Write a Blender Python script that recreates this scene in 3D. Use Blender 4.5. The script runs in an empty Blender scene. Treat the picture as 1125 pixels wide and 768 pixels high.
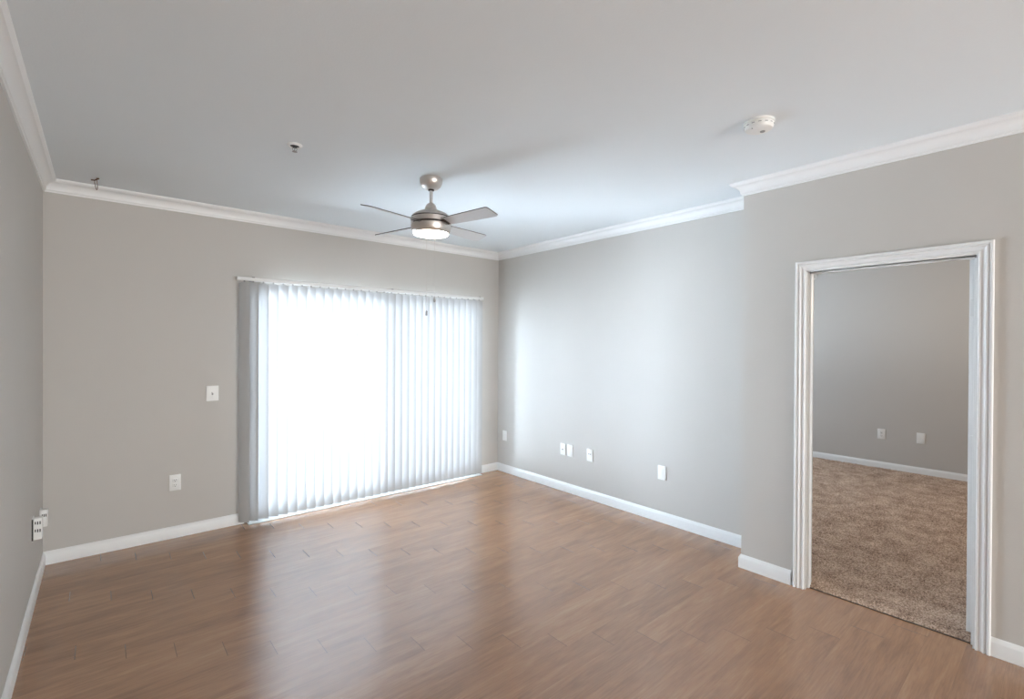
import bpy, bmesh, math, random
from mathutils import Vector, Matrix
random.seed(7)
PI = math.pi
SC = bpy.context.scene
COL = SC.collection

# ------------------------------------------------------------------ camera, sky, lamps, exposure
F_PX, YAW, PITCH, ROLL, CY, CAM_H = 527.389, 0.706735, -0.005115, 0.005340, 381.957, 1.53
fw = Vector((math.sin(YAW)*math.cos(PITCH), math.cos(YAW)*math.cos(PITCH), math.sin(PITCH)))
r0 = Vector((math.cos(YAW), -math.sin(YAW), 0)); u0 = r0.cross(fw)
rt = math.cos(ROLL)*r0 + math.sin(ROLL)*u0
up = math.cos(ROLL)*u0 - math.sin(ROLL)*r0
cd = bpy.data.cameras.new('camera'); cam = bpy.data.objects.new('camera', cd); COL.objects.link(cam)
cd.sensor_fit = 'HORIZONTAL'; cd.sensor_width = 36.0; cd.lens = F_PX*36.0/1125.0
cd.shift_y = -(384.0-CY)/1125.0; cd.clip_start = 0.02
cam.matrix_world = Matrix(((rt.x, up.x, -fw.x, 0), (rt.y, up.y, -fw.y, 0), (rt.z, up.z, -fw.z, CAM_H), (0, 0, 0, 1)))
SC.camera = cam

W = bpy.data.worlds.new('overcast_sky'); SC.world = W; W.use_nodes = True
bg = W.node_tree.nodes['Background']
SKY, GROUND = 52.0, 90.0      # overcast sky above, bright sunlit ground below the horizon
wn_, wl_ = W.node_tree.nodes, W.node_tree.links
wtc = wn_.new('ShaderNodeTexCoord'); wsp = wn_.new('ShaderNodeSeparateXYZ'); wl_.new(wtc.outputs['Generated'], wsp.inputs[0])
wmr = wn_.new('ShaderNodeMapRange'); wmr.inputs['From Min'].default_value = -0.06; wmr.inputs['From Max'].default_value = 0.06
wl_.new(wsp.outputs['Z'], wmr.inputs['Value'])
wmc = wn_.new('ShaderNodeMix'); wmc.data_type = 'RGBA'; wl_.new(wmr.outputs[0], wmc.inputs['Factor'])
wmc.inputs['A'].default_value = (0.74, 0.88, 1.02, 1); wmc.inputs['B'].default_value = (0.69, 0.85, 1.02, 1); wl_.new(wmc.outputs['Result'], bg.inputs['Color'])
wms = wn_.new('ShaderNodeMapRange'); wms.inputs['To Min'].default_value = GROUND; wms.inputs['To Max'].default_value = SKY
wl_.new(wmr.outputs[0], wms.inputs['Value']); wl_.new(wms.outputs[0], bg.inputs['Strength'])

def lamp(name, kind, loc, energy, color, size=0.25, rot=(0, 0, 0), sy=None, portal=False):
    l = bpy.data.lights.new(name, kind); l.energy = energy; l.color = color
    if kind == 'AREA':
        l.shape = 'RECTANGLE'; l.size = size; l.size_y = sy or size
        l.cycles.is_portal = portal
    else:
        l.shadow_soft_size = size
    o = bpy.data.objects.new(name, l); COL.objects.link(o); o.location = loc; o.rotation_euler = rot
    return o
# daylight guides in the two exterior openings
lamp('sliding_door_portal', 'AREA', (2.17, 4.86, 1.03), 1, (1, 1, 1), 2.5, (-PI/2, 0, 0), 2.1, True)
lamp('bedroom_window_portal', 'AREA', (5.8, 4.86, 1.42), 1, (1, 1, 1), 0.9, (-PI/2, 0, 0), 0.95, True)
# unseen fill panel, added far behind the camera to brighten the room
lamp('rear_fill_light', 'AREA', (1.9, -5.9, 0.98), 275, (0.95, 0.985, 1.0), 2.9, (PI/2, 0, 0), 1.85)
lamp('bedroom_lamp', 'POINT', (5.6, 0.2, 2.2), 27, (1.0, 0.80, 0.60), 0.2)

vs = SC.view_settings
vs.view_transform = 'Standard'; vs.look = 'None'; vs.gamma = 1.0; vs.use_curve_mapping = False
vs.exposure = 0.22

# ------------------------------------------------------------------ measured geometry (metres)
D = 4.5938          # back wall
XL = -0.3096        # left wall
XR = 3.6989         # right wall
XP = 3.3705         # partition wall with the doorway
YP = 1.4886         # outer corner of the partition
YF = -6.0           # wall behind the camera
HC = 2.5667         # underside of the crown
CE = 2.652          # ceiling
PT = 0.114          # partition thickness
XB = 7.45           # bedroom far wall
DY0, DY1, DZ = 0.325, 1.09, 2.0       # doorway in the partition
OX0, OX1, OZ = 0.935, 3.405, 2.045    # opening of the sliding door
WX0, WX1, WZ0, WZ1 = 5.4, 6.2, 1.0, 1.85

# ------------------------------------------------------------------ materials
def new_mat(name):
    m = bpy.data.materials.new(name); m.use_nodes = True
    return m, m.node_tree.nodes, m.node_tree.links, m.node_tree.nodes['Principled BSDF']
def noise_bump(nt, links, bsdf, scale, strength, dist=0.002, detail=2):
    tc = nt.new('ShaderNodeTexCoord'); n = nt.new('ShaderNodeTexNoise'); b = nt.new('ShaderNodeBump')
    n.inputs['Scale'].default_value = scale; n.inputs['Detail'].default_value = detail
    b.inputs['Strength'].default_value = strength; b.inputs['Distance'].default_value = dist
    links.new(tc.outputs['Object'], n.inputs['Vector']); links.new(n.outputs['Fac'], b.inputs['Height'])
    links.new(b.outputs['Normal'], bsdf.inputs['Normal'])
    return n
def simple(name, col, rough=0.5, metal=0.0, spec=0.5, vary=0.04, vscale=6.0, bump=0, bscale=200, emit=None, estr=0):
    m, nt, lk, b = new_mat(name)
    b.inputs['Roughness'].default_value = rough; b.inputs['Metallic'].default_value = metal
    b.inputs['Specular IOR Level'].default_value = spec
    tc = nt.new('ShaderNodeTexCoord'); n = nt.new('ShaderNodeTexNoise'); n.inputs['Scale'].default_value = vscale
    r = nt.new('ShaderNodeMix'); r.data_type = 'RGBA'
    lk.new(tc.outputs['Object'], n.inputs['Vector']); lk.new(n.outputs['Fac'], r.inputs['Factor'])
    r.inputs['A'].default_value = tuple(c*(1-vary) for c in col)+(1,)
    r.inputs['B'].default_value = tuple(min(1, c*(1+vary)) for c in col)+(1,)
    lk.new(r.outputs['Result'], b.inputs['Base Color'])
    if bump: noise_bump(nt, lk, b, bscale, bump)
    if emit:
        b.inputs['Emission Color'].default_value = emit+(1,); b.inputs['Emission Strength'].default_value = estr
    return m

M_WALL = simple('greige_wall_paint', (0.535, 0.505, 0.468), 0.55, spec=0.3, vary=0.015, vscale=3, bump=0.22, bscale=150)
M_CEIL = simple('white_ceiling_paint', (0.785, 0.825, 0.845), 0.8, spec=0.2, vary=0.012, vscale=2, bump=0.2, bscale=120)
M_TRIM = simple('white_trim_paint', (0.80, 0.795, 0.78), 0.35, vary=0.01)
M_PLATE = simple('white_plate_plastic', (0.82, 0.81, 0.78), 0.35, vary=0.01)
M_DARK = simple('dark_slot', (0.03, 0.028, 0.025), 0.6)
M_GREYPL = simple('grey_plastic', (0.30, 0.29, 0.28), 0.5)
M_NICKEL = simple('brushed_nickel', (0.62, 0.57, 0.53), 0.36, metal=1.0, vary=0.05, vscale=40)
M_BRONZE_SHADE = simple('dark_gap', (0.05, 0.035, 0.028), 0.5)  # dark bronze fan parts and the painted carpet-edge shade
M_BLADE = simple('silver_blade_face', (0.60, 0.60, 0.60), 0.45, vary=0.02)
M_BLADEEDGE = simple('dark_blade_edge', (0.10, 0.085, 0.075), 0.5)
M_RUST = simple('brown_hook_metal', (0.11, 0.055, 0.03), 0.5, vary=0.3, vscale=80)
M_VINYL = simple('white_door_vinyl', (0.72, 0.72, 0.71), 0.4, vary=0.01)
M_CHROME = simple('chrome', (0.55, 0.55, 0.55), 0.2, metal=1.0)
M_GREEN = simple('green_wire', (0.05, 0.14, 0.04), 0.5)
M_PATIO = simple('patio_concrete', (0.45, 0.44, 0.42), 0.9, vary=0.1, vscale=4, bump=0.3, bscale=60)
M_LENS = simple('lit_frosted_lens', (0.9, 0.88, 0.82), 0.4, emit=(1.0, 0.93, 0.80), estr=12.0)

def glass_mat():
    m, nt, lk, b = new_mat('door_glass')
    out = nt['Material Output']; t = nt.new('ShaderNodeBsdfTransparent'); g = nt.new('ShaderNodeBsdfGlossy')
    mx = nt.new('ShaderNodeMixShader'); fr = nt.new('ShaderNodeFresnel'); fr.inputs['IOR'].default_value = 1.3
    t.inputs['Color'].default_value = (0.95, 0.955, 0.96, 1); g.inputs['Roughness'].default_value = 0.02
    lk.new(fr.outputs[0], mx.inputs[0]); lk.new(t.outputs[0], mx.inputs[1]); lk.new(g.outputs[0], mx.inputs[2])
    lk.new(mx.outputs[0], out.inputs['Surface']); nt.remove(b)
    return m
M_GLASS = glass_mat()
def screen_mat():
    m, nt, lk, b = new_mat('insect_screen_mesh')
    out = nt['Material Output']; t = nt.new('ShaderNodeBsdfTransparent'); d = nt.new('ShaderNodeBsdfDiffuse')
    mx = nt.new('ShaderNodeMixShader'); mx.inputs[0].default_value = 0.42
    d.inputs['Color'].default_value = (0.12, 0.12, 0.12, 1)
    lk.new(t.outputs[0], mx.inputs[1]); lk.new(d.outputs[0], mx.inputs[2]); lk.new(mx.outputs[0], out.inputs['Surface']); nt.remove(b)
    return m
M_SCREEN = screen_mat()
def vane_mat():
    m, nt, lk, b = new_mat('translucent_vinyl_vane')
    out = nt['Material Output']; t = nt.new('ShaderNodeBsdfTranslucent'); d = nt.new('ShaderNodeBsdfDiffuse')
    mx = nt.new('ShaderNodeMixShader'); mx.inputs[0].default_value = 0.040
    d.inputs['Color'].default_value = (0.47, 0.465, 0.455, 1)
    tc = nt.new('ShaderNodeTexCoord'); n = nt.new('ShaderNodeTexNoise'); n.inputs['Scale'].default_value = 3
    r = nt.new('ShaderNodeMix'); r.data_type = 'RGBA'
    r.inputs['A'].default_value = (0.80, 0.81, 0.82, 1); r.inputs['B'].default_value = (0.84, 0.85, 0.86, 1)
    lk.new(tc.outputs['Object'], n.inputs['Vector']); lk.new(n.outputs['Fac'], r.inputs['Factor'])
    lk.new(r.outputs['Result'], t.inputs['Color'])
    lk.new(d.outputs[0], mx.inputs[1]); lk.new(t.outputs[0], mx.inputs[2]); lk.new(mx.outputs[0], out.inputs['Surface']); nt.remove(b)
    return m
M_VANE = vane_mat()

def wood_mat():
    m, nt, lk, b = new_mat('brown_oak_planks')
    def math_(op, a, bb=None, c=None):
        n = nt.new('ShaderNodeMath'); n.operation = op
        for i, v in enumerate((a, bb, c)):
            if v is None: continue
            if isinstance(v, (int, float)): n.inputs[i].default_value = v
            else: lk.new(v, n.inputs[i])
        return n.outputs[0]
    def comb(x, y, z):
        n = nt.new('ShaderNodeCombineXYZ')
        for i, v in enumerate((x, y, z)):
            if isinstance(v, (int, float)): n.inputs[i].default_value = v
            else: lk.new(v, n.inputs[i])
        return n.outputs[0]
    def noise(vec, scale, detail=4, rough=0.55, dist=0.0):
        n = nt.new('ShaderNodeTexNoise'); n.inputs['Scale'].default_value = scale; n.inputs['Detail'].default_value = detail
        n.inputs['Roughness'].default_value = rough; n.inputs['Distortion'].default_value = dist
        lk.new(vec, n.inputs['Vector']); return n.outputs['Fac']
    tc = nt.new('ShaderNodeTexCoord'); sp = nt.new('ShaderNodeSeparateXYZ'); lk.new(tc.outputs['Object'], sp.inputs[0])
    x, y = sp.outputs[0], sp.outputs[1]
    v = math_('DIVIDE', math_('SUBTRACT', 3.267, y), 0.146)
    row = math_('FLOOR', v); vf = math_('FRACT', v)
    xs = math_('ADD', x, math_('MULTIPLY_ADD', row, -0.19, 0.10))
    u = math_('DIVIDE', xs, 0.902); colm = math_('FLOOR', u); uf = math_('FRACT', u)
    wn = nt.new('ShaderNodeTexWhiteNoise'); wn.noise_dimensions = '3D'; lk.new(comb(row, colm, 3.3), wn.inputs['Vector'])
    rnd = wn.outputs['Value']
    off = math_('MULTIPLY', rnd, 37.0)
    # seams
    ue = math_('MULTIPLY', math_('MINIMUM', uf, math_('SUBTRACT', 1.0, uf)), 0.902)
    ve = math_('MULTIPLY', math_('MINIMUM', vf, math_('SUBTRACT', 1.0, vf)), 0.146)
    end_seam = math_('LESS_THAN', ue, 0.0017)
    long_seam = math_('LESS_THAN', ve, 0.0010)
    # grain
    gv = comb(math_('ADD', math_('MULTIPLY', x, 1.6), off), math_('MULTIPLY_ADD', y, 11.0, off), off)
    g1 = noise(gv, 1.5, 5, 0.6, 0.6)
    gv2 = comb(math_('ADD', math_('MULTIPLY', x, 4.0), off), math_('MULTIPLY_ADD', y, 70.0, off), off)
    g2 = noise(gv2, 2.0, 3, 0.6)
    gv3 = comb(math_('ADD', math_('MULTIPLY', x, 2.2), off), math_('MULTIPLY_ADD', y, 7.0, off), off)
    kn = noise(gv3, 2.2, 2, 0.5, 1.2)
    k2 = nt.new('ShaderNodeMapRange'); k2.inputs['From Min'].default_value = 0.62; k2.inputs['From Max'].default_value = 0.80
    lk.new(kn, k2.inputs['Value'])
    f = math_('ADD', math_('MULTIPLY', g1, 0.62), math_('MULTIPLY', g2, 0.38))
    f = math_('ADD', f, math_('MULTIPLY', math_('SUBTRACT', rnd, 0.5), 0.10))
    f = math_('SUBTRACT', f, math_('MULTIPLY', k2.outputs[0], 0.07))
    cr = nt.new('ShaderNodeValToRGB'); lk.new(f, cr.inputs['Fac'])
    e = cr.color_ramp.elements
    e[0].position = 0.22; e[0].color = (0.200, 0.090, 0.040, 1)
    e[1].position = 0.78; e[1].color = (0.45, 0.240, 0.122, 1)
    k = e.new(0.42); k.color = (0.285, 0.137, 0.064, 1)
    k = e.new(0.58); k.color = (0.355, 0.177, 0.084, 1)
    dk = nt.new('ShaderNodeMix'); dk.data_type = 'RGBA'
    seam = math_('MAXIMUM', math_('MULTIPLY', end_seam, 0.55), math_('MULTIPLY', long_seam, 0.15))
    lk.new(seam, dk.inputs['Factor']); lk.new(cr.outputs['Color'], dk.inputs['A']); dk.inputs['B'].default_value = (0.03, 0.018, 0.013, 1)
    lk.new(dk.outputs['Result'], b.inputs['Base Color'])
    ro = math_('MULTIPLY_ADD', g1, 0.05, 0.19); lk.new(ro, b.inputs['Roughness'])
    b.inputs['IOR'].default_value = 2.25
    bp = nt.new('ShaderNodeBump'); bp.inputs['Strength'].default_value = 0.12; bp.inputs['Distance'].default_value = 0.001
    lk.new(math_('SUBTRACT', g2, math_('MULTIPLY', seam, 0.4)), bp.inputs['Height']); lk.new(bp.outputs['Normal'], b.inputs['Normal'])
    return m
M_WOOD = wood_mat()
def carpet_mat():
    m, nt, lk, b = new_mat('beige_frieze_carpet')
    tc = nt.new('ShaderNodeTexCoord')
    n1 = nt.new('ShaderNodeTexNoise'); n1.inputs['Scale'].default_value = 110; n1.inputs['Detail'].default_value = 3; n1.inputs['Roughness'].default_value = 0.7
    n2 = nt.new('ShaderNodeTexNoise'); n2.inputs['Scale'].default_value = 7; n2.inputs['Detail'].default_value = 4
    for n in (n1, n2): lk.new(tc.outputs['Object'], n.inputs['Vector'])
    ad = nt.new('ShaderNodeMath'); ad.operation = 'MULTIPLY_ADD'; lk.new(n2.outputs['Fac'], ad.inputs[0]); ad.inputs[1].default_value = 0.35
    lk.new(n1.outputs['Fac'], ad.inputs[2])
    cr = nt.new('ShaderNodeValToRGB'); lk.new(ad.outputs[0], cr.inputs['Fac']); e = cr.color_ramp.elements
    e[0].position = 0.50; e[0].color = (0.18, 0.115, 0.085, 1)
    e[1].position = 0.86; e[1].color = (0.80, 0.63, 0.50, 1)
    k = e.new(0.67); k.color = (0.50, 0.355, 0.265, 1)
    lk.new(cr.outputs['Color'], b.inputs['Base Color']); b.inputs['Roughness'].default_value = 1.0; b.inputs['Specular IOR Level'].default_value = 0.05
    bp = nt.new('ShaderNodeBump'); bp.inputs['Strength'].default_value = 0.9; bp.inputs['Distance'].default_value = 0.006
    lk.new(n1.outputs['Fac'], bp.inputs['Height']); lk.new(bp.outputs['Normal'], b.inputs['Normal'])
    return m
M_CARPET = carpet_mat()

# ------------------------------------------------------------------ helpers
def tag(o, label=None, cat=None, group=None, kind=None):
    if label: o['label'] = label
    if cat: o['category'] = cat
    if group: o['group'] = group
    if kind: o['kind'] = kind
    return o
def empty(name, loc, rot=(0, 0, 0)):
    o = bpy.data.objects.new(name, None); COL.objects.link(o); o.empty_display_size = 0.05
    o.location = loc; o.rotation_euler = rot
    return o
def add_box(bm, x0, x1, y0, y1, z0, z1, bev=0.0, mi=0, seg=2):
    t = bmesh.new()
    bmesh.ops.create_cube(t, size=1.0)
    bmesh.ops.scale(t, vec=(x1-x0, y1-y0, z1-z0), verts=t.verts)
    bmesh.ops.translate(t, vec=((x0+x1)/2, (y0+y1)/2, (z0+z1)/2), verts=t.verts)
    if bev: bmesh.ops.bevel(t, geom=list(t.edges), offset=bev, segments=seg, affect='EDGES', profile=0.5)
    join(bm, t, mi)
def join(bm, t, mi=0, mat=None):
    vm = {}
    for v in t.verts: vm[v] = bm.verts.new(mat @ v.co if mat else v.co)
    for f in t.faces:
        try: nf = bm.faces.new([vm[v] for v in f.verts]); nf.material_index = mi; nf.smooth = f.smooth
        except ValueError: pass
    t.free()
def add_lathe(bm, prof, seg=48, mi=0, mat=None, smooth=True):
    t = bmesh.new(); rings = []
    for r, z in prof:
        if r < 1e-6: rings.append([t.verts.new((0, 0, z))])
        else: rings.append([t.verts.new((r*math.cos(2*PI*i/seg), r*math.sin(2*PI*i/seg), z)) for i in range(seg)])
    for a, b in zip(rings, rings[1:]):
        for i in range(seg):
            j = (i+1) % seg
            if len(a) == 1 and len(b) == 1: continue
            q = [a[0], b[j], b[i]] if len(a) == 1 else ([a[i], a[j], b[0]] if len(b) == 1 else [a[i], a[j], b[j], b[i]])
            f = t.faces.new(q); f.smooth = smooth
    bmesh.ops.recalc_face_normals(t, faces=t.faces)
    join(bm, t, mi, mat)
def add_tube(bm, pts, r, seg=8, mi=0, closed=False):
    pts = [Vector(p) for p in pts]; n = len(pts); t = bmesh.new(); rings = []
    prev = None
    for i, p in enumerate(pts):
        if closed: d = pts[(i+1) % n]-pts[i-1]
        else: d = pts[min(i+1, n-1)]-pts[max(i-1, 0)]
        d.normalize()
        a = prev if prev is not None else (Vector((0, 0, 1)) if abs(d.z) < 0.9 else Vector((1, 0, 0)))
        s = (a-d*a.dot(d)).normalized(); prev = s; w = d.cross(s)
        rings.append([t.verts.new(p+r*(math.cos(2*PI*k/seg)*s+math.sin(2*PI*k/seg)*w)) for k in range(seg)])
    for i in range(n if closed else n-1):
        a, b = rings[i], rings[(i+1) % n]
        for k in range(seg):
            f = t.faces.new([a[k], a[(k+1) % seg], b[(k+1) % seg], b[k]]); f.smooth = True
    if not closed: t.faces.new(rings[0][::-1]); t.faces.new(rings[-1])
    bmesh.ops.recalc_face_normals(t, faces=t.faces)
    join(bm, t, mi)
def obj(name, bm, mats, parent=None, loc=None, rot=None):
    me = bpy.data.meshes.new(name); bm.to_mesh(me); bm.free()
    for m in (mats if isinstance(mats, (list, tuple)) else [mats]): me.materials.append(m)
    me.set_sharp_from_angle(angle=math.radians(32))
    o = bpy.data.objects.new(name, me); COL.objects.link(o)
    if parent: o.parent = parent
    if loc: o.location = loc
    if rot: o.rotation_euler = rot
    return o
def struct(o): o['kind'] = 'structure'; return o
def boxes(name, lst, mats, parent=None, bev=0.0, loc=None, rot=None):
    bm = bmesh.new()
    for b in lst: add_box(bm, *b, bev=bev)
    return obj(name, bm, mats, parent, loc, rot)
def run(bm, p0, p1, nrm, prof, m0, m1):
    """moulding from p0 to p1 (xy on the wall), profile (out, z), mitre: +1 inside, -1 outside, 0 square"""
    p0 = Vector(p0).to_3d(); p1 = Vector(p1).to_3d(); n = Vector(nrm).to_3d(); d = (p1-p0).normalized()
    t = bmesh.new(); A = []; B = []
    for o, z in prof:
        A.append(t.verts.new(p0+n*o+d*(o*m0)+Vector((0, 0, z)))); B.append(t.verts.new(p1+n*o-d*(o*m1)+Vector((0, 0, z))))
    k = len(prof)
    for i in range(k):
        j = (i+1) % k
        t.faces.new([A[i], A[j], B[j], B[i]])
    t.faces.new(A[::-1]); t.faces.new(B)
    bmesh.ops.recalc_face_normals(t, faces=t.faces)
    join(bm, t)

# ------------------------------------------------------------------ room shell
WT = 0.15
struct(boxes('floor', [(XL, XP+0.055, YF, YP, -0.05, 0), (XL, XR, YP, D, -0.05, 0), (OX0, OX1, D, D+WT, -0.05, 0)], M_WOOD))
struct(boxes('ceiling', [(XL-WT, XB+WT, YF-WT, D+WT, CE, CE+0.1)], M_CEIL))
struct(boxes('wall_left', [(XL-WT, XL, YF, D, 0, CE)], M_WALL))
struct(boxes('wall_back', [(XL-WT, OX0, D, D+WT, 0, CE), (OX1, XR+PT, D, D+WT, 0, CE), (OX0, OX1, D, D+WT, OZ, CE),
                           (XR+PT, WX0, D, D+WT, 0, CE), (WX1, XB+WT, D, D+WT, 0, CE),
                           (WX0, WX1, D, D+WT, 0, WZ0), (WX0, WX1, D, D+WT, WZ1, CE)], M_WALL))
struct(boxes('wall_right', [(XR, XR+PT, YP-PT, D, 0, CE)], M_WALL))
struct(boxes('wall_partition', [(XP, XP+PT, DY1, YP, 0, CE), (XP, XP+PT, YF, DY0, 0, CE), (XP, XP+PT, DY0, DY1, DZ, CE),
                                (XP+PT, XR, YP-PT, YP, 0, CE)], M_WALL))
struct(boxes('wall_front', [(XL-WT, XB+WT, YF-WT, YF, 0, CE)], M_WALL))
struct(boxes('wall_bedroom', [(XB, XB+WT, YF, D, 0, CE)], M_WALL))
struct(boxes('floor_balcony', [(0.2, 8, D+WT, D+0.9, -0.15, -0.05)], M_PATIO))

# crown moulding
def crown_prof():
    p = [(0, HC), (0.010, HC), (0.012, HC+0.010), (0.017, HC+0.013)]
    for i in range(7):                                   # cove
        a = i/6*PI/2
        p.append((0.017+0.040*(1-math.cos(a)), HC+0.014+0.050*math.sin(a)))
    p += [(0.061, CE-0.017), (0.066, CE-0.013), (0.070, CE-0.006), (0.070, CE), (0, CE)]
    return p
CP = crown_prof()
for i, a in enumerate([((XL, D), (XR, D), (0, -1), 1, 1), ((XL, YF), (XL, D), (1, 0), 1, 1), ((XR, YP), (XR, D), (-1, 0), 1, 1),
                       ((XP, YP), (XR, YP), (0, 1), -1, 1), ((XP, YF), (XP, YP), (-1, 0), 1, -1)]):
    bm = bmesh.new(); run(bm, a[0], a[1], a[2], CP, a[3], a[4]); struct(obj('trim_%d' % (i+1), bm, M_TRIM))
BPR = [(0, 0), (0.014, 0), (0.014, 0.066), (0.012, 0.074), (0.0085, 0.080), (0.006, 0.088), (0.0025, 0.0915), (0, 0.0915)]
CASO = 0.058
def base(name, *segs):
    bm = bmesh.new()
    for a in segs: run(bm, a[0], a[1], a[2], BPR, a[3], a[4])
    struct(obj(name, bm, M_TRIM))
base('baseboard_back', ((XL, D), (OX0-0.015, D), (0, -1), 1, 0), ((OX1+0.015, D), (XR, D), (0, -1), 0, 1))
base('baseboard_left', ((XL, YF), (XL, D), (1, 0), 1, 1))
base('baseboard_right', ((XR, YP), (XR, D), (-1, 0), 1, 1), ((XP, YP), (XR, YP), (0, 1), -1, 1))
base('baseboard_partition', ((XP, DY1+0.008+CASO+0.014), (XP, YP), (-1, 0), 0, -1), ((XP, YF), (XP, DY0-0.008-CASO), (-1, 0), 1, 0))
base('baseboard_bedroom', ((XB, YF), (XB, D), (-1, 0), 0, 0), ((XR+PT, YP-PT), (XR+PT, D), (1, 0), 0, 0))

# door casing and jamb of the bedroom doorway
def casing(name, xw, nx):
    prof = [(0, 0), (0, 0.008), (0.003, 0.0115), (0.008, 0.0115), (0.011, 0.0075), (0.020, 0.0075), (0.027, 0.0115), (0.030, 0.0160), (0.035, 0.0165),
            (0.038, 0.0115), (0.042, 0.0115), (0.045, 0.0195), (0.053, 0.0205), (0.057, 0.018), (CASO, 0.012), (CASO, 0)]
    rv = 0.008
    path = [((DY1+rv, 0.0), (1, 0)), ((DY1+rv, DZ+rv), (1, 1)), ((DY0-rv, DZ+rv), (-1, 1)), ((DY0-rv, 0.0), (-1, 0))]
    bm = bmesh.new(); S = []
    for (y, z), (oy, oz) in path:
        S.append([bm.verts.new((xw+nx*t, y+oy*w, z+oz*w)) for w, t in prof])
    k = len(prof)
    for a, b in zip(S, S[1:]):
        for i in range(k):
            j = (i+1) % k; bm.faces.new([a[i], a[j], b[j], b[i]])
    bm.faces.new(S[0][::-1]); bm.faces.new(S[-1])
    bmesh.ops.recalc_face_normals(bm, faces=bm.faces)
    return struct(obj(name, bm, M_TRIM))
casing('trim_6', XP, -1); casing('trim_7', XP+PT, 1)
JX0, JX1 = XP-0.001, XP+PT+0.001
struct(boxes('trim_8', [(JX0, JX1, DY1, DY1+0.018, 0, DZ+0.018), (JX0, JX1, DY0-0.018, DY0, 0, DZ+0.018), (JX0, JX1, DY0, DY1, DZ, DZ+0.018),
                        (XP+0.035, XP+0.070, DY1-0.010, DY1, 0, DZ), (XP+0.035, XP+0.070, DY0, DY0+0.010, 0, DZ), (XP+0.035, XP+0.070, DY0, DY1, DZ-0.010, DZ)],
             M_TRIM, bev=0.001))

# bedroom carpet: fine tufted relief near the doorway, plain field beyond
CZ = 0.014
bm = bmesh.new()
gx0, gx1, gy0, gy1 = XP+0.052, XB-0.016, DY0-0.15, YP-PT-0.012
st = 0.0085; nx = int((gx1-gx0)/st); ny = int((gy1-gy0)/st); V = []
for i in range(nx+1):
    row = []
    for j in range(ny+1):
        xx = gx0+(gx1-gx0)*i/nx; yy = gy0+(gy1-gy0)*j/ny
        in_wall = xx < XP+PT and not (DY0 < yy < DY1)
        jx = random.uniform(-.003, .003) if 0 < i < nx else (random.uniform(-.006, .002) if i == 0 else 0)
        z = CZ+random.uniform(-.0045, .0045) if 0 < i < nx else (0.001 if i == 0 else CZ)
        row.append(bm.verts.new((xx+jx, yy+(random.uniform(-.003, .003) if 0 < j < ny else 0), z)))
    V.append(row)
for i in range(nx):
    for j in range(ny):
        cx = gx0+(gx1-gx0)*(i+.5)/nx; cy = gy0+(gy1-gy0)*(j+.5)/ny
        if cx < XP+PT and not (DY0 < cy < DY1): continue
        bm.faces.new([V[i][j], V[i+1][j], V[i+1][j+1], V[i][j+1]])
for v in [v for v in bm.verts if not v.link_faces]: bm.verts.remove(v)
# beyond the corner of the partition the field widens towards the bedroom window
hx0, hy0 = XR+PT+0.4, gy1
nx2 = int((gx1-hx0)/0.0105); ny2 = int((2.6-hy0)/0.0105); V = []
for i in range(nx2+1):
    V.append([bm.verts.new((hx0+(gx1-hx0)*i/nx2+random.uniform(-.003, .003), hy0+(2.6-hy0)*j/ny2+(random.uniform(-.003, .003) if j else 0), CZ+random.uniform(-.005, .005))) for j in range(ny2+1)])
for i in range(nx2):
    for j in range(ny2): bm.faces.new([V[i][j], V[i+1][j], V[i+1][j+1], V[i][j+1]])
for a in ((XP+PT, XB, YF, gy0), (XR+PT, hx0+0.003, gy1-0.003, 2.6), (XR+PT, XB, 2.6, D)):
    q = [bm.verts.new((x, y, CZ)) for x, y in ((a[0], a[2]), (a[1], a[2]), (a[1], a[3]), (a[0], a[3]))]; bm.faces.new(q)
add_box(bm, XP+PT, XB, YF, YP-PT, -0.05, 0.006); add_box(bm, XR+PT, XB, YP-PT, D, -0.05, 0.006); add_box(bm, XP+0.056, XP+PT, DY0, DY1, -0.05, 0.006)
bmesh.ops.recalc_face_normals(bm, faces=bm.faces)
struct(obj('floor_bedroom_carpet', bm, M_CARPET))

struct(boxes('trim_9', [(XP+0.042, XP+0.0545, DY0+0.011, DY1-0.011, 0.0, 0.003)], M_BRONZE_SHADE))  # dark strip standing in for the shadow of the carpet's edge

# ------------------------------------------------------------------ sliding glass door
sd = struct(empty('door_1', ((OX0+OX1)/2, D+0.08, 0)))
tag(sd, 'white framed sliding glass door behind the vertical blinds', 'sliding door')
hw = (OX1-OX0)/2
boxes('door_frame', [(-hw, -hw+0.045, -0.06, 0.05, 0, OZ), (hw-0.045, hw, -0.06, 0.05, 0, OZ), (-hw+0.045, hw-0.045, -0.06, 0.05, OZ-0.045, OZ),
                     (-hw+0.045, hw-0.045, -0.06, 0.05, 0, 0.025), (-hw+0.045, hw-0.045, -0.036, -0.032, 0.025, 0.035), (-hw+0.045, hw-0.045, 0.008, 0.012, 0.025, 0.035)], M_VINYL, sd, bev=0.002)
boxes('threshold', [(-hw+0.005, hw-0.005, -0.168, -0.062, 0, 0.009)], M_VINYL, sd, bev=0.003)
def panel(name, x0, x1, y0, y1, glassname):
    z0, z1 = 0.036, OZ-0.046; s = 0.058
    p = boxes(name, [(x0, x0+s, y0, y1, z0, z1), (x1-s, x1, y0, y1, z0, z1), (x0+s, x1-s, y0, y1, z0, z0+0.08), (x0+s, x1-s, y0, y1, z1-s, z1)], M_VINYL, sd, bev=0.002)
    ym = (y0+y1)/2
    boxes(glassname, [(x0+s, x1-s, ym-0.002, ym+0.002, z0+0.08, z1-s)], M_GLASS, p)
    return p
sp_ = panel('sliding_panel', -hw+0.046, 0.04, -0.052, -0.018, 'glass_pane')
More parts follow.
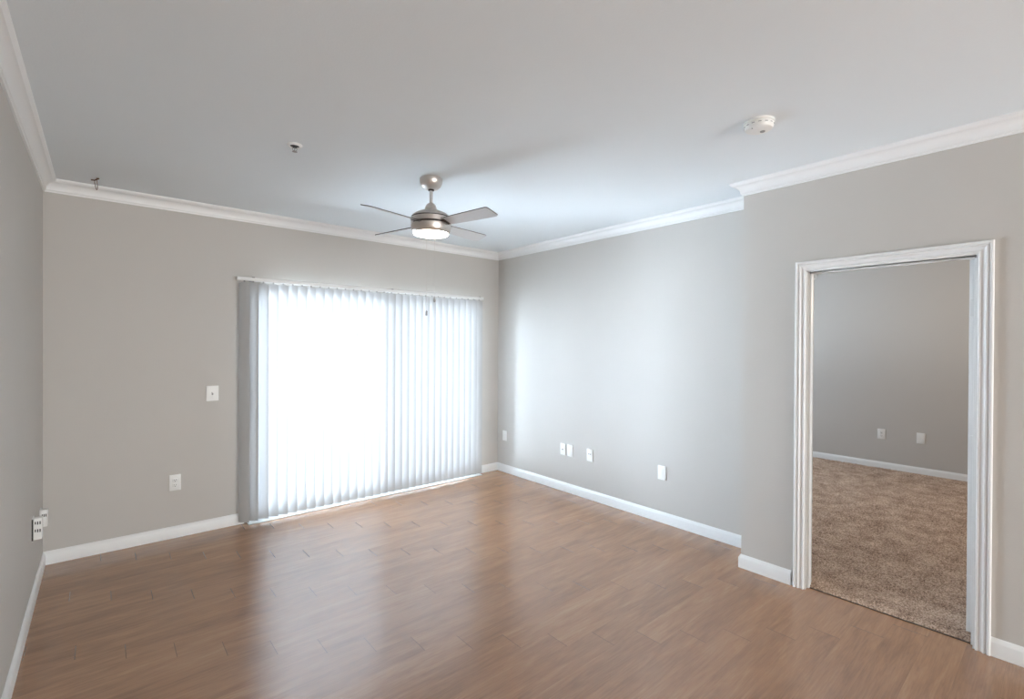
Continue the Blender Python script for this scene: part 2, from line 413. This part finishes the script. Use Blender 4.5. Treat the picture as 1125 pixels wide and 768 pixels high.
panel('fixed_panel', -0.02, hw-0.046, -0.008, 0.026, 'glass_pane')
bm = bmesh.new()
for a in ((0.0, 0.02, .032, .044, .03, OZ-.05), (hw-.066, hw-.046, .032, .044, .03, OZ-.05), (0.02, hw-.066, .032, .044, .03, .05), (0.02, hw-.066, .032, .044, OZ-.07, OZ-.05)):
    add_box(bm, *a)
sf = obj('screen_panel', bm, M_VINYL, sd)
bm = bmesh.new(); q = [bm.verts.new(v) for v in ((0.02, .038, .05), (hw-.066, .038, .05), (hw-.066, .038, OZ-.07), (0.02, .038, OZ-.07))]; bm.faces.new(q)
obj('insect_screen', bm, M_SCREEN, sf)
bm = bmesh.new()
hx = -hw+0.046+0.040
add_box(bm, hx-0.014, hx+0.014, -0.060, -0.052, 0.93, 1.13, bev=0.003)
add_tube(bm, [(hx, -0.058, 0.96), (hx, -0.078, 0.975), (hx, -0.084, 1.00), (hx, -0.084, 1.06), (hx, -0.078, 1.085), (hx, -0.058, 1.10)], 0.008)
obj('door_handle', bm, M_GREYPL, sp_)['label'] = 'dark grey pull handle on the left stile'

# bedroom window (lights the bedroom; not in view)
w = struct(empty('window_1', ((WX0+WX1)/2, D+0.08, WZ0)))
tag(w, 'white framed bedroom window', 'window')
ww = (WX1-WX0)/2; wh = WZ1-WZ0
boxes('window_frame', [(-ww, -ww+.05, -.04, .04, 0, wh), (ww-.05, ww, -.04, .04, 0, wh), (-.025, .025, -.04, .04, .05, wh-.05), (-ww+.05, ww-.05, -.04, .04, 0, .05), (-ww+.05, ww-.05, -.04, .04, wh-.05, wh)], M_VINYL, w, bev=0.002)
boxes('window_pane', [(-ww+.05, -.025, -.003, .003, .05, wh-.05), (.025, ww-.05, -.003, .003, .05, wh-.05)], M_GLASS, w)

# ------------------------------------------------------------------ bedroom door, open about 90 degrees
bd = struct(empty('door_2', (XP+PT+0.004, DY0+0.002, 0)))
tag(bd, 'white bedroom door standing open, seen edge on at the right jamb', 'door')
dw, dt = DY1-DY0-0.006, 0.035
bm = bmesh.new()
add_box(bm, 0, dw, 0, dt, 0.026, DZ-0.004, bev=0.0015)
obj('door_slab', bm, M_TRIM, bd)
bm = bmesh.new()
for (z0, z1) in ((0.22, 0.95), (1.08, 1.86)):
    for (x0, x1) in ((0.11, 0.35), (0.43, 0.66)):
        for (ya, yb) in ((dt, dt+0.004), (-0.004, 0.0)):
            add_box(bm, x0, x1, ya, yb, z0, z1, bev=0.0015)
obj('raised_panel', bm, M_TRIM, bd)
for z in (0.28, 1.02, 1.74):
    bm = bmesh.new()
    add_box(bm, -0.0025, 0.0005, 0.004, dt-0.004, z-0.045, z+0.045)
    add_tube(bm, [(-0.003, -0.003, z-0.045), (-0.003, -0.003, z+0.045)], 0.004)
    obj('hinge', bm, M_TRIM, bd)
bm = bmesh.new()
for s in (1, -1):
    Mx = Matrix.Translation((dw-0.06, dt/2, 0.95)) @ Matrix.Rotation(-s*PI/2, 4, 'X')
    add_lathe(bm, [(0.0, 0.0175), (0.03, 0.0175), (0.03, 0.022), (0.011, 0.026), (0.011, 0.045), (0.024, 0.052), (0.027, 0.064), (0.018, 0.074), (0, 0.076)], 24, 0, Mx)
obj('door_knob', bm, M_CHROME, bd)

# ------------------------------------------------------------------ vertical blinds
YV = D-0.09; PITCHV = 0.0789; NV = 32; X0V = 0.891; ZB, ZT = 0.034, 2.046
vb = empty('vertical_blind', (2.12, YV, 2.059))
tag(vb, 'wide closed white vertical vane blind glowing with daylight over the sliding door', 'blind')
RZ0, RZ1 = -0.001, 0.029
bm = bmesh.new()
hx0, hx1 = 0.846-2.12, 3.392-2.12
add_box(bm, hx0, hx1, -0.020, 0.020, RZ0+0.006, RZ1, bev=0.003)
add_box(bm, hx0, hx1, -0.020, -0.012, RZ0, RZ0+0.007, bev=0.001); add_box(bm, hx0, hx1, 0.012, 0.020, RZ0, RZ0+0.007, bev=0.001)
obj('head_rail', bm, M_TRIM, vb)
for x in (0.968, 2.235, 3.335):
    bm = bmesh.new(); x -= 2.12
    add_box(bm, x-0.012, x+0.012, -0.008, 0.0895, RZ1, RZ1+0.004); add_box(bm, x-0.012, x+0.012, 0.0855, 0.0895, RZ1-0.03, RZ1+0.012)
    add_box(bm, x-0.010, x+0.010, -0.023, -0.004, RZ1-0.004, RZ1+0.006, bev=0.001)
    obj('mounting_bracket', bm, M_GREYPL, vb)['label'] = 'small grey clip bracket'
# a vane is one curved sheet (a single surface, so that light passes it once)
def vane_sheet():
    bm = bmesh.new(); n = 12; w = 0.0445; R = 0.006; zs = [ZB, 0.5, 1.0, 1.5, ZT-0.012, ZT]; g = []
    for k, z in enumerate(zs):
        ws = w if k < len(zs)-1 else w*0.55
        g.append([bm.verts.new((ws*(2*i/n-1), -R*(1-(2*i/n-1)**2), z-2.059)) for i in range(n+1)])
    for a, b in zip(g, g[1:]):
        for i in range(n):
            f = bm.faces.new([a[i], a[i+1], b[i+1], b[i]]); f.smooth = True
    return bm
v0 = obj('vane', vane_sheet(), M_VANE, vb)
bm = bmesh.new(); add_box(bm, -0.006, 0.006, -0.003, 0.003, ZT-2.059-0.006, 0.006, bev=0.001)
c0 = obj('carrier_clip', bm, M_GREYPL, v0)
for i in range(NV):
    if i == 0: v, c = v0, c0
    else:
        v = v0.copy(); COL.objects.link(v); v.parent = vb
        c = c0.copy(); COL.objects.link(c); c.parent = v
    v.location = (X0V+PITCHV*i-2.12+(0.012 if i == 0 else 0), 0, 0)
    v.rotation_euler = (0, 0, math.radians(-42 if i == 0 else -35+15*i/31+random.uniform(-2.2, 2.2)))

# ------------------------------------------------------------------ ceiling fan
FX, FY = 1.688, 2.826
fan = empty('ceiling_fan', (FX, FY, CE))
tag(fan, 'brushed nickel four blade ceiling fan with lit round lens, hanging from the ceiling', 'ceiling fan')
def zl(z): return z-CE
bm = bmesh.new(); add_lathe(bm, [(0, 0), (0.072, 0), (0.076, -0.006), (0.076, -0.022), (0.073, -0.036), (0.062, -0.056), (0.046, -0.070), (0.030, -0.076), (0, -0.076)], 56)
obj('canopy', bm, M_NICKEL, fan)
bm = bmesh.new(); add_lathe(bm, [(0, -0.070), (0.020, -0.074), (0.020, -0.083), (0.011, -0.085), (0, -0.085)], 32)
obj('canopy_collar', bm, M_BRONZE_SHADE, fan)
bm = bmesh.new(); add_lathe(bm, [(0.0115, -0.08), (0.0115, zl(2.47))], 28); obj('downrod', bm, M_NICKEL, fan)
bm = bmesh.new(); add_lathe(bm, [(0, zl(2.485)), (0.016, zl(2.485)), (0.026, zl(2.478)), (0.036, zl(2.464)), (0.041, zl(2.447)), (0.042, zl(2.430)), (0, zl(2.430))], 40)
obj('coupling_cover', bm, M_NICKEL, fan)
bm = bmesh.new()
add_lathe(bm, [(0, zl(2.434)), (0.045, zl(2.434)), (0.075, zl(2.426)), (0.105, zl(2.413)), (0.124, zl(2.398)), (0.131, zl(2.388)), (0.131, zl(2.384)), (0.125, zl(2.384)),
               (0.125, zl(2.380)), (0.133, zl(2.380)), (0.133, zl(2.350)), (0.122, zl(2.350)), (0, zl(2.350))], 64)
mh = obj('motor_housing', bm, M_NICKEL, fan)
bm = bmesh.new(); add_lathe(bm, [(0.124, zl(2.3885)), (0.1315, zl(2.3875)), (0.1315, zl(2.3805)), (0.124, zl(2.3795))], 64); obj('shadow_gap', bm, M_BRONZE_SHADE, mh)
bm = bmesh.new(); add_lathe(bm, [(0, zl(2.351)), (0.120, zl(2.351)), (0.120, zl(2.338)), (0, zl(2.338))], 56); obj('blade_ring', bm, M_BRONZE_SHADE, fan)
bm = bmesh.new(); add_lathe(bm, [(0, zl(2.340)), (0.128, zl(2.340)), (0.133, zl(2.336)), (0.133, zl(2.318)), (0.129, zl(2.300)), (0.123, zl(2.284)), (0.118, zl(2.280)), (0, zl(2.280))], 64)
obj('light_kit_housing', bm, M_NICKEL, fan)
bm = bmesh.new(); add_lathe(bm, [(0.117, zl(2.284)), (0.117, zl(2.277)), (0.112, zl(2.272)), (0.09, zl(2.266)), (0.05, zl(2.263)), (0, zl(2.262))], 56)
obj('light_lens', bm, M_LENS, fan)['label'] = 'glowing warm white round lens'
def blade():
    bm = bmesh.new()
    out = []
    R = 0.538
    # plan outline (radial, tangential), rounded corners at the tip
    pts = [(0.095, -0.040), (0.20, -0.046), (0.36, -0.053), (0.49, -0.057)]
    for i in range(5):
        a = -PI/2+i/4*PI/2; pts.append((0.528-0.012+0.020*math.cos(a)-0.006, -0.043+0.015*math.sin(a)))
    for i in range(5):
        a = i/4*PI/2; pts.append((0.522-0.012+0.028*math.cos(a), 0.039+0.018*math.sin(a)))
    pts += [(0.36, 0.055), (0.20, 0.048), (0.095, 0.040)]
    th = 0.0055
    T = [bm.verts.new((x, y, th/2)) for x, y in pts]; B = [bm.verts.new((x, y, -th/2)) for x, y in pts]
    bm.faces.new(T); bm.faces.new(B[::-1])
    for i in range(len(pts)):
        j = (i+1) % len(pts); f = bm.faces.new([T[i], B[i], B[j], T[j]]); f.material_index = 1
    bmesh.ops.recalc_face_normals(bm, faces=bm.faces)
    return bm
b0 = None
for k in range(4):
    if k == 0:
        b0 = bl = obj('blade', blade(), [M_BLADE, M_BLADEEDGE], fan)
        bm = bmesh.new()
        add_box(bm, 0.085, 0.150, -0.034, 0.034, -0.0075, 0.0065, bev=0.002)
        for xx, yy in ((0.142, 0.015), (0.142, -0.015)): add_lathe(bm, [(0, -0.006), (0.004, -0.005), (0.005, -0.0028), (0, -0.0028)], 10, 0, Matrix.Translation((xx, yy, 0)))
        a0 = ar = obj('blade_bracket', bm, M_BRONZE_SHADE, bl)
    else:
        bl = b0.copy(); COL.objects.link(bl); bl.parent = fan
        ar = a0.copy(); COL.objects.link(ar); ar.parent = bl
    bl.location = (0, 0, zl(2.345))
    bl.rotation_mode = 'QUATERNION'
    bl.rotation_quaternion = (Matrix.Rotation(0.230+k*PI/2, 4, 'Z') @ Matrix.Rotation(-0.262, 4, 'X')).to_quaternion()
# pull chains hanging from the light kit
def chain(x, y, ztop, zend, fobprof, fobmat, lab):
    bm = bmesh.new(); z = ztop
    add_tube(bm, [(x, y, ztop), (x, y, zend)], 0.0006, 6)
    while z > zend:
        add_lathe(bm, [(0, 0.0016), (0.0016, 0), (0, -0.0016)], 6, 0, Matrix.Translation((x, y, z))); z -= 0.006
    c = obj('pull_chain', bm, M_NICKEL, fan)
    bm = bmesh.new(); add_lathe(bm, [(r, zend+h) for r, h in fobprof], 16, 0, Matrix.Translation((x, y, 0))); f = obj('chain_pull', bm, fobmat, c); f['label'] = lab
cx_, cy_ = 0.126, -0.030
def perp(a, r): return r*math.cos(a), r*math.sin(a)
ca = perp(-0.706735, 0.012); cb = perp(-0.706735, -0.014)
chain(ca[0]+0.08*math.sin(YAW)*1.0, ca[1]+0.08*math.cos(YAW)*1.0, zl(2.285), zl(1.862), [(0, 0.004), (0.003, 0.003), (0.004, -0.004), (0.009, -0.020), (0.010, -0.032), (0.006, -0.036), (0, -0.037)], M_GREYPL, 'dark tapered pull')
chain(cb[0]-0.08*math.sin(YAW), cb[1]-0.08*math.cos(YAW), zl(2.285), zl(1.752), [(0, 0.004), (0.004, 0.002), (0.007, -0.003), (0.007, -0.027), (0.005, -0.030), (0, -0.031)], M_GREYPL, 'dark cylindrical pull')

# ------------------------------------------------------------------ ceiling bits
sm = empty('smoke_detector', (2.493, 1.030, CE))
tag(sm, 'round white smoke detector on the ceiling near the bedroom doorway', 'smoke detector')
bm = bmesh.new(); add_lathe(bm, [(0, 0), (0.070, 0), (0.070, -0.010), (0.066, -0.012), (0, -0.012)], 48); obj('mounting_base', bm, M_PLATE, sm)
bm = bmesh.new(); add_lathe(bm, [(0, -0.012), (0.063, -0.012), (0.067, -0.016), (0.066, -0.030), (0.060, -0.040), (0.050, -0.044), (0.030, -0.0455), (0, -0.046)], 48); obj('detector_cover', bm, M_PLATE, sm)
bm = bmesh.new()
for k in range(14):
    a = 2*PI*k/14; t = bmesh.new(); bmesh.ops.create_cube(t, size=1)
    join(bm, t, 0, Matrix.Rotation(a, 4, 'Z') @ Matrix.Translation((0.0665, 0, -0.024)) @ Matrix.Diagonal((0.0025, 0.014, 0.003, 1)))
obj('vent_slot', bm, M_GREYPL, sm)
bm = bmesh.new(); add_lathe(bm, [(0, -0.044), (0.012, -0.0455), (0.011, -0.049), (0, -0.0495)], 24, 0, Matrix.Translation((0.018, -0.010, 0))); obj('test_button', bm, M_GREYPL, sm)
bm = bmesh.new(); add_lathe(bm, [(0, -0.040), (0.004, -0.043), (0, -0.046)], 12, 0, Matrix.Translation((-0.048, 0.012, 0))); obj('indicator_light', bm, M_DARK, sm)

fs = empty('ceiling_sprinkler', (0.825, 2.862, CE))
tag(fs, 'small recessed fire sprinkler with white ring on the ceiling left of the fan', 'sprinkler')
bm = bmesh.new(); add_lathe(bm, [(0.026, 0), (0.040, 0), (0.040, -0.003), (0.034, -0.009), (0.026, -0.009), (0.022, -0.002)], 40); obj('escutcheon_ring', bm, M_TRIM, fs)
bm = bmesh.new(); add_lathe(bm, [(0, -0.001), (0.027, -0.001), (0.024, -0.006), (0.012, -0.010), (0.010, -0.016), (0, -0.016)], 24); obj('sprinkler_body', bm, M_DARK, fs)
bm = bmesh.new()
for s in (1, -1): add_tube(bm, [(s*0.009, 0, -0.012), (s*0.012, 0, -0.020), (s*0.009, 0, -0.030), (0, 0, -0.036)], 0.0022)
add_tube(bm, [(0, 0, -0.012), (0, 0, -0.036)], 0.003)
obj('frame_arm', bm, M_GREYPL, fs)
bm = bmesh.new(); add_lathe(bm, [(0, -0.036), (0.012, -0.036), (0.014, -0.038), (0, -0.039)], 20); obj('deflector', bm, M_GREYPL, fs)

hk = empty('ceiling_hook', (-0.035, 4.330, CE), (0, 0, -YAW))
tag(hk, 'small brown metal toggle hook dangling from the ceiling in the left corner', 'hook')
bm = bmesh.new(); add_tube(bm, [(-0.028, 0, -0.012), (-0.006, 0, -0.016), (0.006, 0, -0.010), (0.024, 0, -0.004)], 0.0045); add_tube(bm, [(0.012, 0, 0), (0.010, 0, -0.012)], 0.004)
obj('toggle_bar', bm, M_RUST, hk)
bm = bmesh.new()
pts = [(-0.005, 0, -0.014), (-0.006, 0, -0.030), (-0.001, 0, -0.055), (0.004, 0, -0.075), (0.009, 0, -0.080), (0.013, 0, -0.075), (0.014, 0, -0.055), (0.010, 0, -0.030), (0.008, 0, -0.012)]
add_tube(bm, pts, 0.0023)
obj('wire_loop', bm, M_RUST, hk)

# ------------------------------------------------------------------ wall plates
def plate(name, loc, rz, label, cat, style, w=0.074, h=0.122, group=None):
    t = empty(name, loc, (0, 0, rz)); tag(t, label, cat, group)
    bm = bmesh.new(); add_box(bm, -w/2, w/2, 0, 0.0065, -h/2, h/2, bev=0.0028, seg=3); obj('cover_plate', bm, M_PLATE, t)
    def screw(z):
        bm = bmesh.new(); add_lathe(bm, [(0, 0.0082), (0.0025, 0.0078), (0.0034, 0.0062), (0, 0.006)], 12, 0, Matrix.Rotation(-PI/2, 4, 'X') @ Matrix.Diagonal((1, 1, 1, 1)))
        bmesh.ops.translate(bm, vec=(0, 0, z), verts=bm.verts); obj('screw', bm, M_PLATE, t)
    if style == 'duplex':
        for z in (0.0195, -0.0195):
            bm = bmesh.new(); add_box(bm, -0.017, 0.017, 0.004, 0.0095, z-0.0140, z+0.0140, bev=0.004, seg=3); r = obj('receptacle', bm, M_PLATE, t)
            bm = bmesh.new(); add_box(bm, -0.0085, -0.0055, 0.0092, 0.0101, z-0.002, z+0.008); add_box(bm, 0.0055, 0.0085, 0.0092, 0.0101, z-0.001, z+0.0075); add_box(bm, -0.003, 0.003, 0.0092, 0.0101, z-0.011, z-0.005, bev=0.0002)
            obj('slot', bm, M_DARK, r)
        screw(0)
    elif style == 'toggle':
        bm = bmesh.new(); add_box(bm, -0.0055, 0.0055, 0.006, 0.0072, -0.0125, 0.0125); obj('toggle_slot', bm, M_GREYPL, t)
        bm = bmesh.new(); add_box(bm, -0.0042, 0.0042, 0, 0.019, -0.0048, 0.0048, bev=0.0012); bmesh.ops.rotate(bm, matrix=Matrix.Rotation(math.radians(28), 3, 'X'), verts=bm.verts); bmesh.ops.translate(bm, vec=(0, 0.003, 0.001), verts=bm.verts); obj('toggle', bm, M_PLATE, t)
        screw(0.03); screw(-0.03)
    elif style == 'coax':
        bm = bmesh.new(); add_lathe(bm, [(0, 0.018), (0.0035, 0.018), (0.0048, 0.016), (0.0048, 0.0085), (0.0075, 0.0085), (0.0075, 0.006), (0, 0.006)], 18, 0, Matrix.Rotation(-PI/2, 4, 'X')); obj('coax_jack', bm, M_GREYPL, t)
        screw(0.042); screw(-0.042)
    elif style == 'data':
        for x in (-0.011, 0.011):
            bm = bmesh.new(); add_box(bm, x-0.0085, x+0.0085, 0.005, 0.0085, 0.004, 0.022, bev=0.001); j = obj('jack', bm, M_PLATE, t)
            bm = bmesh.new(); add_box(bm, x-0.006, x+0.006, 0.008, 0.0089, 0.007, 0.017); obj('jack_opening', bm, M_GREYPL, j)
        screw(0.042); screw(-0.042)
    elif style == 'decora':
        bm = bmesh.new(); add_box(bm, -0.0165, 0.0165, 0.0045, 0.0085, -0.033, 0.033, bev=0.0012); obj('insert', bm, M_PLATE, t)
        screw(0.047); screw(-0.047)
    else:
        screw(0.03); screw(-0.03)
    return t
BK, RT = PI, PI/2
plate('light_switch', (0.689, D, 1.122), BK, 'white light switch plate on the wall left of the vertical blinds', 'light switch', 'toggle', 0.088, 0.124)
plate('wall_outlet', (0.438, D, 0.434), BK, 'white duplex power outlet low on the wall below the light switch', 'outlet', 'duplex', 0.074, 0.124)
plate('blank_wall_plate', (XR, 4.455, 0.439), RT, 'white wall plate close to the far room corner beside the blinds', 'wall plate', 'blank')
plate('coax_wall_plate', (XR, 3.492, 0.437), RT, 'white cable jack plate, left one of the close pair on the right wall', 'wall plate', 'coax')
plate('blank_wall_plate', (XR, 3.392, 0.438), RT, 'plain white plate, right one of the close pair on the right wall', 'wall plate', 'blank', 0.078, 0.124)
plate('data_wall_plate', (XR, 3.124, 0.438), RT, 'white plate with two small jacks just right of the close pair', 'wall plate', 'data', 0.080, 0.124)
plate('rocker_wall_plate', (XR, 2.315, 0.430), RT, 'white plate with a raised panel on the right wall, nearest the jutting corner', 'wall plate', 'decora', 0.080, 0.122)
plate('wall_outlet', (XB, 1.565, 0.440), RT, 'white duplex outlet on the bedroom wall seen through the doorway', 'outlet', 'duplex', 0.080, 0.128)
plate('blank_wall_plate', (XB, 1.182, 0.440), RT, 'plain white plate on the bedroom wall, right of the bedroom outlet', 'wall plate', 'blank', 0.080, 0.128)

# plug-in outlet adapters on the left wall by the corner
def adapter(name, y, z, proj_, h, depth, rows, label, extra=False):
    t = empty(name, (XL, y, z), (0, 0, -PI/2)); tag(t, label, 'outlet adapter', 'outlet adapters by the left corner')
    # local y = out of the wall, local +x = towards the camera (-Y world)
    bm = bmesh.new(); add_box(bm, -depth/2-0.012, depth/2+0.012, 0, 0.006, -h/2-0.006, h/2+0.006, bev=0.002); obj('cover_plate', bm, M_PLATE, t)
    bm = bmesh.new(); add_box(bm, -depth/2, depth/2, 0.006, proj_, -h/2, h/2, bev=0.005, seg=3); b = obj('adapter_body', bm, M_PLATE, t)
    for zz in rows:
        bm = bmesh.new()
        for i, yy in enumerate((0.33, 0.56, 0.79)):
            add_box(bm, depth/2-0.0005, depth/2+0.0008, proj_*yy-0.0026, proj_*yy+0.0026, zz-(0.009 if i else 0.006), zz+0.009)
        obj('socket', bm, M_DARK, b)
    if extra:
        bm = bmesh.new(); add_box(bm, depth/2-0.0005, depth/2+0.003, proj_*0.22, proj_*0.42, -h/2-0.014, -h/2+0.020, bev=0.001); obj('plug_tail', bm, M_GREEN, b)['label'] = 'short dark green wire end'
    else:
        bm = bmesh.new(); add_box(bm, depth/2+0.012, depth/2+0.014, 0.000, 0.0065, -h/2, h/2); obj('gap_line', bm, M_DARK, t)
    return t
adapter('outlet_adapter', 3.95, 0.44, 0.043, 0.125, 0.045, (0.035, -0.010), 'nearer white plug-in socket adapter low on the left wall, two rows of dark slots')
adapter('outlet_adapter', 4.40, 0.377, 0.038, 0.112, 0.045, (0.02,), 'farther white plug-in socket adapter on the left wall, right beside the corner', True)

# sidewall sprinkler high on the bedroom wall
ss = empty('sidewall_sprinkler', (XB, 2.330, 2.49), (0, 0, RT))
tag(ss, 'small white sidewall sprinkler high on the bedroom wall, top left in the doorway', 'sprinkler')
RX = Matrix.Rotation(-PI/2, 4, 'X')
bm = bmesh.new(); add_lathe(bm, [(0, 0.012), (0.022, 0.012), (0.036, 0.006), (0.040, 0), (0, 0)], 28, 0, RX); obj('escutcheon_ring', bm, M_PLATE, ss)
bm = bmesh.new(); add_lathe(bm, [(0, 0.012), (0.012, 0.012), (0.010, 0.034), (0.006, 0.050), (0, 0.050)], 20, 0, RX); obj('sprinkler_body', bm, M_CHROME, ss)
bm = bmesh.new(); add_box(bm, -0.016, 0.016, 0.048, 0.052, -0.014, 0.016, bev=0.001); add_box(bm, -0.016, 0.016, 0.030, 0.052, 0.014, 0.017, bev=0.001); obj('deflector', bm, M_GREYPL, ss)
